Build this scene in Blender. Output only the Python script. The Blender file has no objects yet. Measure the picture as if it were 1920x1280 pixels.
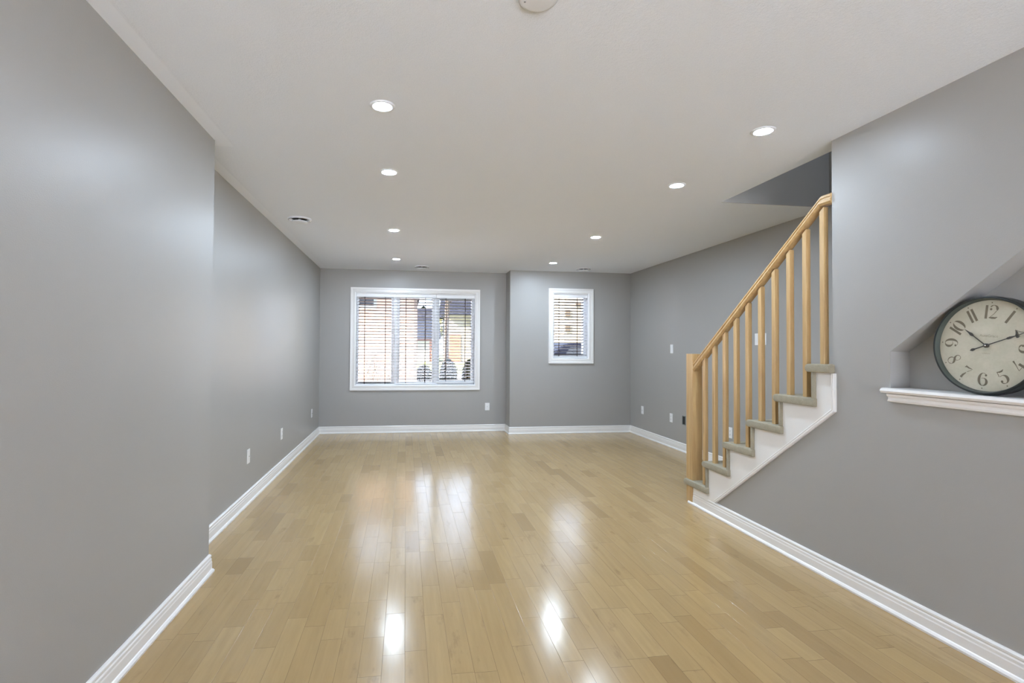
import bpy, bmesh, math, random
from mathutils import Vector, Matrix

SC = bpy.context.scene
COL = SC.collection
random.seed(7)

# ------------------------------------------------------------------ camera
cd = bpy.data.cameras.new('camera')
cd.sensor_fit = 'HORIZONTAL'; cd.sensor_width = 36.0
cd.lens = 960.126 * 36.0 / 1920.0
cd.shift_x = 0.03312; cd.shift_y = -0.00202
cd.clip_start = 0.05; cd.clip_end = 400
cam = bpy.data.objects.new('camera', cd); COL.objects.link(cam)
RX = Vector((0.9902113501666587, -0.13944830166013458, 0.005971027150085804))
UP = Vector((-0.00843803257989933, -0.017106661020961516, 0.9998180643271529))
FW = Vector((0.13932078670214115, 0.990081579120033, 0.018115879219029494))
m = Matrix.Identity(4)
for i in range(3):
    m[i][0], m[i][1], m[i][2] = RX[i], UP[i], -FW[i]
m[2][3] = 1.27
cam.matrix_world = m
SC.camera = cam

# ------------------------------------------------------------------ world, sun, exposure
W = bpy.data.worlds.new('world'); SC.world = W; W.use_nodes = True
wt = W.node_tree; bg = wt.nodes['Background']
tc = wt.nodes.new('ShaderNodeTexCoord'); sxyz = wt.nodes.new('ShaderNodeSeparateXYZ'); wt.links.new(tc.outputs['Generated'], sxyz.inputs[0])
mr = wt.nodes.new('ShaderNodeMapRange'); wt.links.new(sxyz.outputs[1], mr.inputs[0])      # sky set brighter ahead, beyond the front windows, to lift daylight there
for i_, q_ in enumerate((-0.6, 0.25, 2.2, 6.0)): mr.inputs[i_+1].default_value = q_
bg.inputs['Color'].default_value = (0.72, 0.90, 1.20, 1); wt.links.new(mr.outputs[0], bg.inputs['Strength'])
sd = bpy.data.lights.new('sun', 'SUN'); sd.energy = 38.0; sd.angle = math.radians(1.5); sd.color = (1.0, 0.93, 0.84)
sun = bpy.data.objects.new('sun', sd); COL.objects.link(sun)
sun.rotation_euler = Vector((0.75, 0.26, -0.62)).to_track_quat('-Z', 'Y').to_euler()
SC.view_settings.view_transform = 'Standard'; SC.view_settings.look = 'None'
SC.view_settings.exposure = 1.07; SC.view_settings.gamma = 1.0
SC.view_settings.use_curve_mapping = False
LAMP = 480.0; LAMP_NEAR = 110.0    # radiance of the downlight lenses; the two nearest the camera set weaker to even out the room
SC.cycles.max_bounces = 10; SC.cycles.diffuse_bounces = 6; SC.cycles.glossy_bounces = 4
SC.cycles.transparent_max_bounces = 12; SC.cycles.sample_clamp_indirect = 6.0
SC.cycles.caustics_reflective = False; SC.cycles.caustics_refractive = False

# ------------------------------------------------------------------ room measures (metres)
HC = 2.447                     # ceiling
XN, XF = -1.088, -1.267        # wall beside camera, wall set back beyond it
YN = 3.08                      # where the near part of that wall ends
XR, XS, XR2 = 2.355, 2.476, 3.438   # stair-side wall, its far face, outer wall
YE = 2.55                      # where the full-height stair-side wall ends
YB1, YB2, XJ = 7.823, 7.511, 1.538  # back wall, its stepped part, the step
YO = 3.752                     # far edge of the stairwell opening
YR = -3.4                      # rear wall
RISE, GO, NOSE1 = 0.199, 0.2655, 4.046

# ------------------------------------------------------------------ node helpers
def srgb(r, g, b):
    f = lambda c: (c/255/12.92) if c/255 <= 0.04045 else ((c/255+0.055)/1.055)**2.4
    return (f(r), f(g), f(b), 1)

class NT:
    def __init__(s, name):
        s.m = bpy.data.materials.new(name); s.m.use_nodes = True
        s.t = s.m.node_tree; s.b = s.t.nodes['Principled BSDF']
    def n(s, typ, **kw):
        nd = s.t.nodes.new(typ)
        for k, v in kw.items(): setattr(nd, k, v)
        return nd
    def l(s, a, b): s.t.links.new(a, b)
    def put(s, sock, v):
        if isinstance(v, bpy.types.NodeSocket): s.l(v, sock)
        else: sock.default_value = v
    def math(s, op, a, b=0.0, c=None):
        nd = s.n('ShaderNodeMath', operation=op)
        s.put(nd.inputs[0], a); s.put(nd.inputs[1], b)
        if c is not None: s.put(nd.inputs[2], c)
        return nd.outputs[0]
    def mix(s, fac, a, b, typ='MIX'):
        nd = s.n('ShaderNodeMix', data_type='RGBA', blend_type=typ)
        s.put(nd.inputs[0], fac); s.put(nd.inputs[6], a); s.put(nd.inputs[7], b)
        return nd.outputs[2]
    def noise(s, vec, scale, detail=3, rough=0.5):
        nd = s.n('ShaderNodeTexNoise'); s.put(nd.inputs['Vector'], vec)
        nd.inputs['Scale'].default_value = scale; nd.inputs['Detail'].default_value = detail
        nd.inputs['Roughness'].default_value = rough
        return nd.outputs['Fac']
    def xyz(s, x, y, z):
        nd = s.n('ShaderNodeCombineXYZ')
        for i, v in enumerate((x, y, z)): s.put(nd.inputs[i], v)
        return nd.outputs[0]
    def pos(s):
        return s.n('ShaderNodeNewGeometry').outputs['Position']
    def obj(s):
        return s.n('ShaderNodeTexCoord').outputs['Object']
    def rng(s, v, a, b, c, d):
        nd = s.n('ShaderNodeMapRange'); s.put(nd.inputs[0], v)
        for i, q in enumerate((a, b, c, d)): nd.inputs[i+1].default_value = q
        return nd.outputs[0]
    def bump(s, h, strength=1.0, dist=1.0, normal=None):
        nd = s.n('ShaderNodeBump'); nd.inputs['Strength'].default_value = strength
        nd.inputs['Distance'].default_value = dist; s.put(nd.inputs['Height'], h)
        if normal is not None: s.l(normal, nd.inputs['Normal'])
        return nd.outputs[0]
    def set(s, color=None, rough=None, spec=None, metal=None, normal=None):
        if color is not None: s.put(s.b.inputs['Base Color'], color)
        if rough is not None: s.put(s.b.inputs['Roughness'], rough)
        if spec is not None: s.put(s.b.inputs['Specular IOR Level'], spec)
        if metal is not None: s.put(s.b.inputs['Metallic'], metal)
        if normal is not None: s.l(normal, s.b.inputs['Normal'])
        return s.m

def plain(name, col, rough=0.5, spec=0.5, metal=0.0, nscale=0, namp=0.0, var=0.0):
    t = NT(name); c = col; nrm = None
    if var:
        f = t.noise(t.obj(), nscale or 20, 3)
        d = tuple(x*(1-var) for x in col[:3]) + (1,); u = tuple(min(1, x*(1+var)) for x in col[:3]) + (1,)
        c = t.mix(f, d, u)
    if namp:
        nrm = t.bump(t.noise(t.obj(), nscale, 3), 1.0, namp)
    return t.set(c, rough, spec, metal, nrm)

M = {}
# eggshell wall paint with a fine roller stipple
t = NT('grey_wall_paint'); n1 = t.noise(t.pos(), 260, 2); n2 = t.noise(t.pos(), 0.9, 2)
c = t.mix(n2, (0.362, 0.354, 0.337, 1), (0.395, 0.386, 0.368, 1))
M['wall'] = t.set(c, 0.37, 0.34, 0, t.bump(n1, 0.6, 0.0006))
# stippled ceiling with a smooth border band beside the long wall
t = NT('stippled_ceiling'); p = t.pos()
sx = t.n('ShaderNodeSeparateXYZ'); t.l(p, sx.inputs[0])
xe = t.math('SUBTRACT', sx.outputs[0], t.rng(sx.outputs[1], YN+0.080, YN+0.081, XN, XF))
band = t.math('MULTIPLY', t.rng(xe, 0.075, 0.09, 0, 1), t.rng(sx.outputs[1], YB1-0.09, YB1-0.075, 1, 0))
n1 = t.noise(p, 190, 3, 0.6); n2 = t.noise(p, 70, 3)
h = t.math('MULTIPLY', t.math('ADD', n1, t.math('MULTIPLY', n2, 0.8)), band)
cc = t.mix(t.math('MULTIPLY', band, t.rng(n1, 0.35, 0.65, 0.35, 1)), (0.875, 0.915, 0.985, 1), (0.815, 0.855, 0.93, 1))
M['ceiling'] = t.set(cc, 0.9, 0.2, 0, t.bump(h, 0.55, 0.0022))
M['trim'] = plain('white_trim_paint', (0.84, 0.82, 0.795, 1), 0.28, 0.5)
M['sash'] = plain('white_vinyl', (0.90, 0.90, 0.91, 1), 0.35, 0.5)
M['blindwhite'] = plain('white_blind', (0.90, 0.90, 0.91, 1), 0.4, 0.5)
M['plate'] = plain('white_plastic', (0.86, 0.86, 0.86, 1), 0.3, 0.5)
M['slot'] = plain('dark_slot', (0.05, 0.05, 0.05, 1), 0.6)
M['greybox'] = plain('grey_plastic', (0.16, 0.18, 0.17, 1), 0.6)
M['slat'] = plain('backlit_slat_dark', (0.035, 0.022, 0.024, 1), 0.5, 0.3, 0, 30, 0, 0.3)  # backlit silhouette of white slats and tapes, put into the colour
M['fixture'] = plain('white_fixture', (0.78, 0.80, 0.84, 1), 0.35, 0.5)
M['chrome'] = plain('satin_metal', (0.75, 0.75, 0.76, 1), 0.18, 0.5, 1.0)
M['hole'] = plain('vent_throat', (0.03, 0.03, 0.03, 1), 0.8)
M['screw'] = plain('screw_grey', (0.2, 0.2, 0.2, 1), 0.5)

# maple plank floor, boards along Y
t = NT('maple_plank_floor'); p = t.pos()
sx = t.n('ShaderNodeSeparateXYZ'); t.l(p, sx.inputs[0]); X, Y = sx.outputs[0], sx.outputs[1]
PW = 0.0905
def wn(nt, a, b=0.0, c=0.0):
    nd = nt.n('ShaderNodeTexWhiteNoise', noise_dimensions='3D'); nt.l(nt.xyz(a, b, c), nd.inputs['Vector']); return nd.outputs['Value']
xr = t.math('DIVIDE', t.math('SUBTRACT', X, 0.006), PW)
row = t.math('FLOOR', xr); fx = t.math('FRACT', xr)
r1 = wn(t, row, 3.1); r2 = wn(t, row, 8.7)
L = t.math('ADD', t.math('MULTIPLY', r1, 0.35), 0.75)
yy = t.math('DIVIDE', t.math('ADD', Y, t.math('MULTIPLY', r2, 9.0)), L)
seg = t.math('FLOOR', yy); fy = t.math('FRACT', yy)
sp = t.math('ADD', t.math('MULTIPLY', wn(t, row, seg, 1.5), 0.56), 0.22)
second = t.math('GREATER_THAN', fy, sp)
idn = t.math('ADD', seg, t.math('MULTIPLY', second, 0.37))
h1 = wn(t, row, idn, 0.2); h2 = wn(t, row, idn, 5.2); h3 = wn(t, row, idn, 9.9)
d0 = t.math('MULTIPLY', t.math('MINIMUM', fy, t.math('SUBTRACT', 1.0, fy)), L)
d1 = t.math('MULTIPLY', t.math('ABSOLUTE', t.math('SUBTRACT', fy, sp)), L)
dend = t.math('MINIMUM', d0, d1)
dside = t.math('MULTIPLY', t.math('MINIMUM', fx, t.math('SUBTRACT', 1.0, fx)), PW)
gap = t.math('MAXIMUM', t.rng(dend, 0.0004, 0.0014, 1, 0), t.rng(dside, 0.0003, 0.0011, 1, 0))
gx = t.xyz(t.math('MULTIPLY', X, 26.0), t.math('MULTIPLY', Y, 1.7), t.math('MULTIPLY', h2, 40.0))
g1 = t.noise(gx, 1.6, 5, 0.6)
gx2 = t.xyz(t.math('MULTIPLY', X, 9.0), t.math('MULTIPLY', Y, 2.6), t.math('MULTIPLY', h3, 60.0))
g2 = t.noise(gx2, 2.0, 4, 0.62)
ramp = t.n('ShaderNodeValToRGB'); t.l(h1, ramp.inputs[0])
cr = ramp.color_ramp
cr.elements[0].position = 0.0; cr.elements[0].color = (0.358, 0.237, 0.106, 1)
cr.elements[1].position = 1.0; cr.elements[1].color = (0.479, 0.333, 0.155, 1)
for ps, co in ((0.10, (0.420, 0.284, 0.129, 1)), (0.35, (0.437, 0.297, 0.136, 1)), (0.75, (0.454, 0.311, 0.143, 1))):
    e = cr.elements.new(ps); e.color = co
base = t.mix(t.rng(g1, 0.35, 0.7, 0, 0.42), ramp.outputs[0], (0.33, 0.215, 0.095, 1))
streak = t.rng(g2, 0.60, 0.80, 0, 0.7)
base = t.mix(t.math('MULTIPLY', streak, t.rng(h3, 0.3, 0.8, 0.1, 1)), base, (0.205, 0.125, 0.06, 1))
base = t.mix(t.math('MULTIPLY', gap, 0.6), base, (0.10, 0.06, 0.03, 1))
tilt = t.math('MULTIPLY', t.math('MULTIPLY', t.math('SUBTRACT', fx, 0.5), t.math('SUBTRACT', h2, 0.5)), PW*0.011)
wav = t.math('MULTIPLY', t.noise(p, 7.0, 2), 0.00025)
hh = t.math('SUBTRACT', t.math('ADD', tilt, wav), t.math('MULTIPLY', gap, 0.0003))
rr = t.math('ADD', 0.150, t.math('MULTIPLY', t.noise(p, 14, 3), 0.05))
M['floor'] = t.set(base, rr, 0.45, 0, t.bump(hh, 1.0, 1.0))

# honey maple for the balustrade
def wood(name, a, b, rough=0.28, sx_=30.0, sz=2.0):
    t = NT(name); o = t.obj()
    s = t.n('ShaderNodeSeparateXYZ'); t.l(o, s.inputs[0])
    v = t.xyz(t.math('MULTIPLY', s.outputs[0], sx_), t.math('MULTIPLY', s.outputs[1], sx_), t.math('MULTIPLY', s.outputs[2], sz))
    n = t.noise(v, 1.5, 4, 0.6)
    return t.set(t.mix(t.rng(n, 0.3, 0.7, 0, 1), a, b), rough, 0.5)
M['maple'] = wood('honey_maple', (0.46, 0.285, 0.122, 1), (0.585, 0.40, 0.19, 1))
t = NT('olive_carpet'); o = t.obj(); n1 = t.noise(o, 320, 4, 0.7); n2 = t.noise(o, 35, 3)
c = t.mix(n1, (0.26, 0.232, 0.165, 1), (0.66, 0.595, 0.46, 1)); c = t.mix(t.rng(n2, 0.3, 0.7, 0, 0.3), c, (0.30, 0.28, 0.20, 1))
M['carpet'] = t.set(c, 0.95, 0.1, 0, t.bump(n1, 1.0, 0.006))
# glass
t = NT('window_glass'); tr = t.n('ShaderNodeBsdfTransparent'); gl = t.n('ShaderNodeBsdfGlossy'); gl.inputs['Roughness'].default_value = 0.02
fr = t.n('ShaderNodeFresnel'); fr.inputs[0].default_value = 1.45; mx = t.n('ShaderNodeMixShader')
t.l(fr.outputs[0], mx.inputs[0]); t.l(tr.outputs[0], mx.inputs[1]); t.l(gl.outputs[0], mx.inputs[2])
t.l(mx.outputs[0], t.t.nodes['Material Output'].inputs['Surface']); M['glass'] = t.m
for key_, nm_, st_ in (('lens', 'downlight_lens', LAMP), ('lens_dim', 'downlight_lens_near_weaker', LAMP_NEAR)):
    t = NT(nm_); t.b.inputs['Base Color'].default_value = (0.9, 0.9, 0.9, 1)
    t.b.inputs['Emission Color'].default_value = (0.78, 0.945, 1.14, 1); t.b.inputs['Emission Strength'].default_value = st_; M[key_] = t.m

# ------------------------------------------------------------------ mesh builder
class MB:
    def __init__(s): s.v = []; s.f = []; s.mi = []; s.sm = []
    def face(s, pts, mi=0, smooth=False):
        i = len(s.v); s.v += [tuple(p) for p in pts]; s.f.append(tuple(range(i, i+len(pts)))); s.mi.append(mi); s.sm.append(smooth)
    def box(s, x0, x1, y0, y1, z0, z1, mi=0):
        i = len(s.v)
        s.v += [(x0,y0,z0),(x1,y0,z0),(x1,y1,z0),(x0,y1,z0),(x0,y0,z1),(x1,y0,z1),(x1,y1,z1),(x0,y1,z1)]
        for f in ((0,3,2,1),(4,5,6,7),(0,1,5,4),(1,2,6,5),(2,3,7,6),(3,0,4,7)):
            s.f.append(tuple(i+k for k in f)); s.mi.append(mi); s.sm.append(False)
    def prism(s, poly, fn, a, b, mi=0, smooth=False):
        """extrude a 2D polygon between parameters a and b; fn(p, q, t) gives the 3D point"""
        n = len(poly); i = len(s.v)
        s.v += [tuple(fn(p, q, a)) for p, q in poly] + [tuple(fn(p, q, b)) for p, q in poly]
        for k in range(n):
            s.f.append((i+k, i+(k+1) % n, i+n+(k+1) % n, i+n+k)); s.mi.append(mi); s.sm.append(smooth)
        s.f.append(tuple(i+k for k in range(n-1, -1, -1))); s.mi.append(mi); s.sm.append(False)
        s.f.append(tuple(i+n+k for k in range(n))); s.mi.append(mi); s.sm.append(False)
    def lathe(s, prof, seg=48, fn=lambda x, y, z: (x, y, z), mi=0, smooth=True):
        """revolve (r, z) profile about z"""
        i = len(s.v); n = len(prof)
        for k in range(seg):
            a = 2*math.pi*k/seg
            s.v += [tuple(fn(r*math.cos(a), r*math.sin(a), z)) for r, z in prof]
        for k in range(seg):
            for j in range(n-1):
                a0 = i+k*n+j; b0 = i+((k+1) % seg)*n+j
                s.f.append((a0, b0, b0+1, a0+1)); s.mi.append(mi); s.sm.append(smooth)
    def tube(s, pts, rad, seg=8, mi=0):
        pts = [Vector(p) for p in pts]; i = len(s.v)
        rad = rad if isinstance(rad, (list, tuple)) else [rad]*len(pts)
        for k, p in enumerate(pts):
            d = (pts[min(k+1, len(pts)-1)] - pts[max(k-1, 0)]).normalized()
            a = d.orthogonal().normalized(); b = d.cross(a)
            s.v += [tuple(p + rad[k]*(math.cos(2*math.pi*q/seg)*a + math.sin(2*math.pi*q/seg)*b)) for q in range(seg)]
        for k in range(len(pts)-1):
            for q in range(seg):
                s.f.append((i+k*seg+q, i+k*seg+(q+1) % seg, i+(k+1)*seg+(q+1) % seg, i+(k+1)*seg+q)); s.mi.append(mi); s.sm.append(True)
        s.f.append(tuple(i+q for q in range(seg-1, -1, -1))); s.mi.append(mi); s.sm.append(False)
        e = i+(len(pts)-1)*seg; s.f.append(tuple(e+q for q in range(seg))); s.mi.append(mi); s.sm.append(False)
    def build(s, name, mats, parent=None, bevel=0, segs=2, weld=True, loc=None):
        me = bpy.data.meshes.new(name); me.from_pydata(s.v, [], s.f)
        mats = mats if isinstance(mats, (list, tuple)) else [mats]
        for q in mats: me.materials.append(q)
        for k, pl in enumerate(me.polygons): pl.material_index = s.mi[k]; pl.use_smooth = s.sm[k]
        bm = bmesh.new(); bm.from_mesh(me)
        if weld: bmesh.ops.remove_doubles(bm, verts=bm.verts, dist=1e-5)
        bmesh.ops.recalc_face_normals(bm, faces=bm.faces)
        if bevel:
            es = [e for e in bm.edges if len(e.link_faces) == 2 and e.calc_face_angle(0) > 0.5]
            r = bmesh.ops.bevel(bm, geom=es, offset=bevel, segments=segs, profile=0.5, affect='EDGES', clamp_overlap=True)
        bm.to_mesh(me); bm.free()
        if bevel and segs >= 3:
            for pl in me.polygons: pl.use_smooth = True
        o = bpy.data.objects.new(name, me); COL.objects.link(o)
        if parent is not None: o.parent = parent
        elif loc is not None:
            me.transform(Matrix.Translation(-Vector(loc))); o.location = loc
        return o

def tag(o, label, cat, group=None, kind=None):
    o['label'] = label; o['category'] = cat
    if group: o['group'] = group
    if kind: o['kind'] = kind
    return o
def thing(name, label, cat, mat=None, group=None, kind=None):
    o = bpy.data.objects.new(name, None); COL.objects.link(o); o.empty_display_size = 0.05
    if mat is not None: o.matrix_world = mat
    return tag(o, label, cat, group, kind)
def at(x, y, z): return Matrix.Translation((x, y, z))
def dup(root, mat, label):
    r = root.copy(); COL.objects.link(r); r.matrix_world = mat; r['label'] = label
    for ch in root.children:
        c = ch.copy(); COL.objects.link(c); c.parent = r
        for g in ch.children:
            d = g.copy(); COL.objects.link(d); d.parent = c
    return r
def struct(name, mb, mat, label, cat, **kw): return tag(mb.build(name, mat, **kw), label, cat, kind='structure')

# ------------------------------------------------------------------ the shell
b = MB(); b.box(-2.6, 3.6, YR-0.2, YB1+0.17, -0.12, 0.0)
struct('floor', b, M['floor'], 'glossy honey maple plank floor running the length of the room', 'floor')

b = MB()
T0, T1 = HC, HC+0.22
b.box(-2.6, XS, YR-0.6, YB1+0.17, T0, T1)                     # main slab, with a rear overhang added to keep sun off the opening
b.box(XS, 3.6, YO, YB1+0.17, T0, T1)                          # beyond the stairwell opening
struct('ceiling', b, M['ceiling'], 'white stippled ceiling over the whole room', 'ceiling')

b = MB(); b.box(XN-1.2, XN, YR, YN, 0, HC)
struct('wall_left_near', b, M['wall'], 'plain grey wall that projects into the room beside the viewer', 'wall')
b = MB(); b.box(XF-0.15, XF, YN, YB1+0.17, 0, HC)
struct('wall_left_far', b, M['wall'], 'long grey wall with low cover plates and a bright window sheen', 'wall')

def wall_with_holes(mb, x0, x1, y0, y1, z0, z1, holes):
    xs = sorted({x0, x1, *[h[0] for h in holes], *[h[1] for h in holes]})
    for a, c in zip(xs[:-1], xs[1:]):
        hs = [h for h in holes if h[0] <= a+1e-6 and h[1] >= c-1e-6]
        if not hs: mb.box(a, c, y0, y1, z0, z1)
        else:
            h = hs[0]; mb.box(a, c, y0, y1, z0, h[2]); mb.box(a, c, y0, y1, h[3], z1)
# openings inside the casings
WA = (-0.752, 1.057, 0.708, 2.107)
WB = (2.200, 2.763, 1.125, 2.121)
b = MB(); wall_with_holes(b, XF-0.15, XJ, YB1, YB1+0.17, 0, HC, [WA])
struct('wall_back_left', b, M['wall'], 'grey end wall around the wide three-pane window', 'wall')
b = MB(); wall_with_holes(b, XJ, 3.6, YB2, YB2+0.30, 0, HC, [WB]); b.box(XJ, XJ+0.15, YB2+0.30, YB1+0.17, 0, HC)
struct('wall_back_right', b, M['wall'], 'grey end wall stepped forward around the small window', 'wall')
b = MB(); b.box(XR2, XR2+0.15, 0.2, YB2+0.02, 0, 5.0)
struct('wall_right_far', b, M['wall'], 'grey outer wall beyond the staircase', 'wall')
b = MB()
b.box(XS, XR2, YO, YO+0.15, T1-0.001, 5.0); b.box(XS, XR2, YO-0.004, YO, HC, 5.0)
b.box(XS-0.12, XS, 0.2, YO, T1, 5.0); b.box(XS, XR2, 0.2, 0.3, 0.0, 5.0); 
b.box(XS-0.12, XR2+0.15, 2.0, YO+0.15, 5.0, 5.1); b.box(XS-0.12, XR2+0.15, 0.2, 0.4, 5.0, 5.1)  # gap added in the unseen shaft roof to let sky light down
struct('wall_stairwell', b, M['wall'], 'dim grey wall inside the stairwell opening above the stairs', 'wall')
b = MB()
wall_with_holes(b, XN-0.2, 3.6, YR-0.15, YR, 0, HC, [(-0.95, 2.25, 0.0, 2.35)])  # opening added behind the camera for fill light from the sky
b.box(XR2, 3.6, YR, 0.2, 0, HC)
struct('wall_rear', b, M['wall'], 'grey rear wall with a wide opening added to let in fill light', 'wall')

# stair-side wall with the clock niche (YZ outline, thickness along X)
NY0, NY1 = 2.209, 1.12                 # niche far end, near end
NZ0 = 1.062; NZA = 1.268; NSL = 0.724
NZB = NZA + (NY0-NY1)*NSL
ND = XS - 0.012                        # niche back face
b = MB()
ex = lambda p, q, tt: (tt, p, q)
b.prism([(YR, 0), (NY1, 0), (NY1, HC), (YR, HC)], ex, XR, XS)
b.prism([(NY1, 0), (NY0, 0), (NY0, NZ0), (NY1, NZ0)], ex, XR, XS)
b.prism([(NY1, NZB), (NY0, NZA), (NY0, HC), (NY1, HC)], ex, XR, XS)
b.prism([(NY1, NZ0), (NY0, NZ0), (NY0, NZA), (NY1, NZB)], ex, ND, XS)
b.prism([(NY0, 0), (YE, 0), (YE, HC), (NY0, HC)], ex, XR, XS)
zz = [(YE, 0), (3.98, 0), (YE, 1.015)]
b.prism(zz, ex, XR, XS-0.002)
struct('wall_right_near', b, M['wall'], 'grey stair-side wall with a sloped recess holding a clock', 'wall')

# ------------------------------------------------------------------ baseboards
PROF = [(0, 0), (0.024, 0), (0.025, 0.010), (0.019, 0.019), (0.0145, 0.022), (0.0145, 0.060), (0.0125, 0.066),
        (0.0125, 0.078), (0.009, 0.084), (0.0115, 0.090), (0.0115, 0.098), (0.006, 0.105), (0, 0.106)]
def sweep(mb, path, pre=None, post=None):
    pts = [Vector(p).to_2d() for p in path]
    ext = ([Vector(pre).to_2d()] if pre else []) + pts + ([Vector(post).to_2d()] if post else [])
    off = 1 if pre else 0; rows = []
    for k in range(len(pts)):
        i = k+off
        d0 = (ext[i]-ext[i-1]).normalized() if i > 0 else None
        d1 = (ext[i+1]-ext[i]).normalized() if i+1 < len(ext) else None
        d0 = d0 or d1; d1 = d1 or d0
        n0 = Vector((d0.y, -d0.x)); n1 = Vector((d1.y, -d1.x))
        mt = (n0+n1).normalized(); mt = mt/max(0.3, mt.dot(n0))
        rows.append([(ext[i].x+mt.x*a, ext[i].y+mt.y*a, z) for a, z in PROF])
    n = len(PROF)
    for r0, r1 in zip(rows[:-1], rows[1:]):
        for j in range(n): mb.face([r0[j], r0[(j+1) % n], r1[(j+1) % n], r1[j]])
    mb.face(rows[0]); mb.face(rows[-1][::-1])
P = [(XN, YR), (XN, YN), (XF, YN), (XF, YB1), (XJ, YB1), (XJ, YB2), (XR2, YB2), (XR2, 3.0)]
b = MB(); sweep(b, P[0:3], None, P[3]); struct('baseboard_left_near', b, M['trim'], 'white moulded baseboard under the near projecting wall', 'baseboard')
b = MB(); sweep(b, P[2:4], P[1], P[4]); struct('baseboard_left_far', b, M['trim'], 'white moulded baseboard along the long wall with the bright sheen', 'baseboard')
b = MB(); sweep(b, P[3:7], P[2], P[7]); struct('baseboard_back', b, M['trim'], 'white baseboard under the two windows, stepping at the corner', 'baseboard')
b = MB(); sweep(b, P[6:8], P[5], None); struct('baseboard_right_far', b, M['trim'], 'white baseboard on the outer wall behind the newel post', 'baseboard')
b = MB(); sweep(b, [(XR, 3.998), (XR, YR)]); struct('baseboard_right_near', b, M['trim'], 'white moulded baseboard under the stair-side wall', 'baseboard')

# ------------------------------------------------------------------ niche sill
b = MB()
sp = [(ND, 1.062), (XR-0.012, 1.062), (XR-0.030, 1.066), (XR-0.036, 1.076), (XR-0.030, 1.087), (XR-0.018, 1.090), (ND, 1.090)]
b.prism(sp, lambda p, q, tt: (p, tt, q), NY1-0.02, NY0)
b.prism(sp[1:6]+[(XR, 1.090), (XR, 1.062)], lambda p, q, tt: (p, tt, q), NY0, NY0+0.024)
ap = [(XR, 1.062), (XR-0.022, 1.062), (XR-0.020, 1.052), (XR-0.012, 1.046), (XR-0.012, 1.034), (XR-0.017, 1.030), (XR-0.015, 1.024), (XR, 1.022)]
b.prism(ap, lambda p, q, tt: (p, tt, q), NY1-0.02, NY0+0.002)
struct('trim_1', b, M['trim'], 'white moulded sill under the clock recess', 'shelf')

# ------------------------------------------------------------------ windows
def casing(mb, x0, x1, z0, z1, w, y):
    """picture-frame casing round the hole x0..x1, z0..z1 on a wall face at y, facing -Y"""
    prof = [(0.0, 0.0), (0.0, 0.012), (0.008, 0.016), (w*0.55, 0.013), (w*0.62, 0.018), (w, 0.020), (w, 0.0)]
    def ring(a): return [(x0-a, z0-a), (x1+a, z0-a), (x1+a, z1+a), (x0-a, z1+a)]
    rings = [[(x, y-d, z) for x, z in ring(a)] for a, d in prof]
    for r0, r1 in zip(rings, rings[1:]+rings[:1]):
        for j in range(4): mb.face([r0[j], r0[(j+1) % 4], r1[(j+1) % 4], r1[j]])
def frame4(mb, x0, x1, z0, z1, l, r, bt, tp, y0, y1):
    mb.box(x0, x0+l, y0, y1, z0, z1); mb.box(x1-r, x1, y0, y1, z0, z1)
    mb.box(x0+l, x1-r, y0, y1, z0, z0+bt); mb.box(x0+l, x1-r, y0, y1, z1-tp, z1)
def window(name, label, hole, yw, w, panes, mull, depth=0.17):
    x0, x1, z0, z1 = hole
    root = thing(name, label, 'window', at((x0+x1)/2, yw, z0), kind='structure')
    root.matrix_world = Matrix.Identity(4)
    b = MB(); casing(b, x0, x1, z0, z1, w, yw); b.build('casing', M['trim'], root)
    b = MB(); frame4(b, x0, x1, z0, z1, 0.010, 0.010, 0.010, 0.010, yw-0.002, yw+depth)   # jamb lining
    for a, c in mull: b.box(a, c, yw+0.075, yw+depth-0.03, z0+0.01, z1-0.01)
    b.build('window_frame', M['sash'], root)
    edges = [x0+0.010] + [v for ac in mull for v in ac] + [x1-0.010]
    for k, (px0, px1, pz0, pz1) in enumerate(panes):
        sx0, sx1 = edges[2*k], edges[2*k+1]
        b = MB(); frame4(b, sx0+0.002, sx1-0.002, z0+0.012, z1-0.012, px0-sx0-0.002, sx1-px1-0.002, pz0-z0-0.012, z1-pz1-0.012, yw+0.090, yw+0.135)
        s = b.build('sash', M['sash'], root, bevel=0.004)
        b = MB(); b.box(px0-0.005, px1+0.005, yw+0.112, yw+0.116, pz0-0.005, pz1+0.005); b.build('pane', M['glass'], s)
    return root
PA = [(-0.712, -0.222, 0.760, 2.030), (-0.098, 0.398, 0.757, 2.036), (0.510, 1.006, 0.778, 2.012)]
window('window_1', 'wide white-cased window of three tall panes on the end wall', WA, YB1, 0.070, PA, [(-0.185, -0.135), (0.428, 0.480)])
PB = [(2.246, 2.712, 1.196, 2.062)]
window('window_2', 'small single-pane white-cased window on the stepped end wall', WB, YB2, 0.070, PB, [], 0.30)

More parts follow.
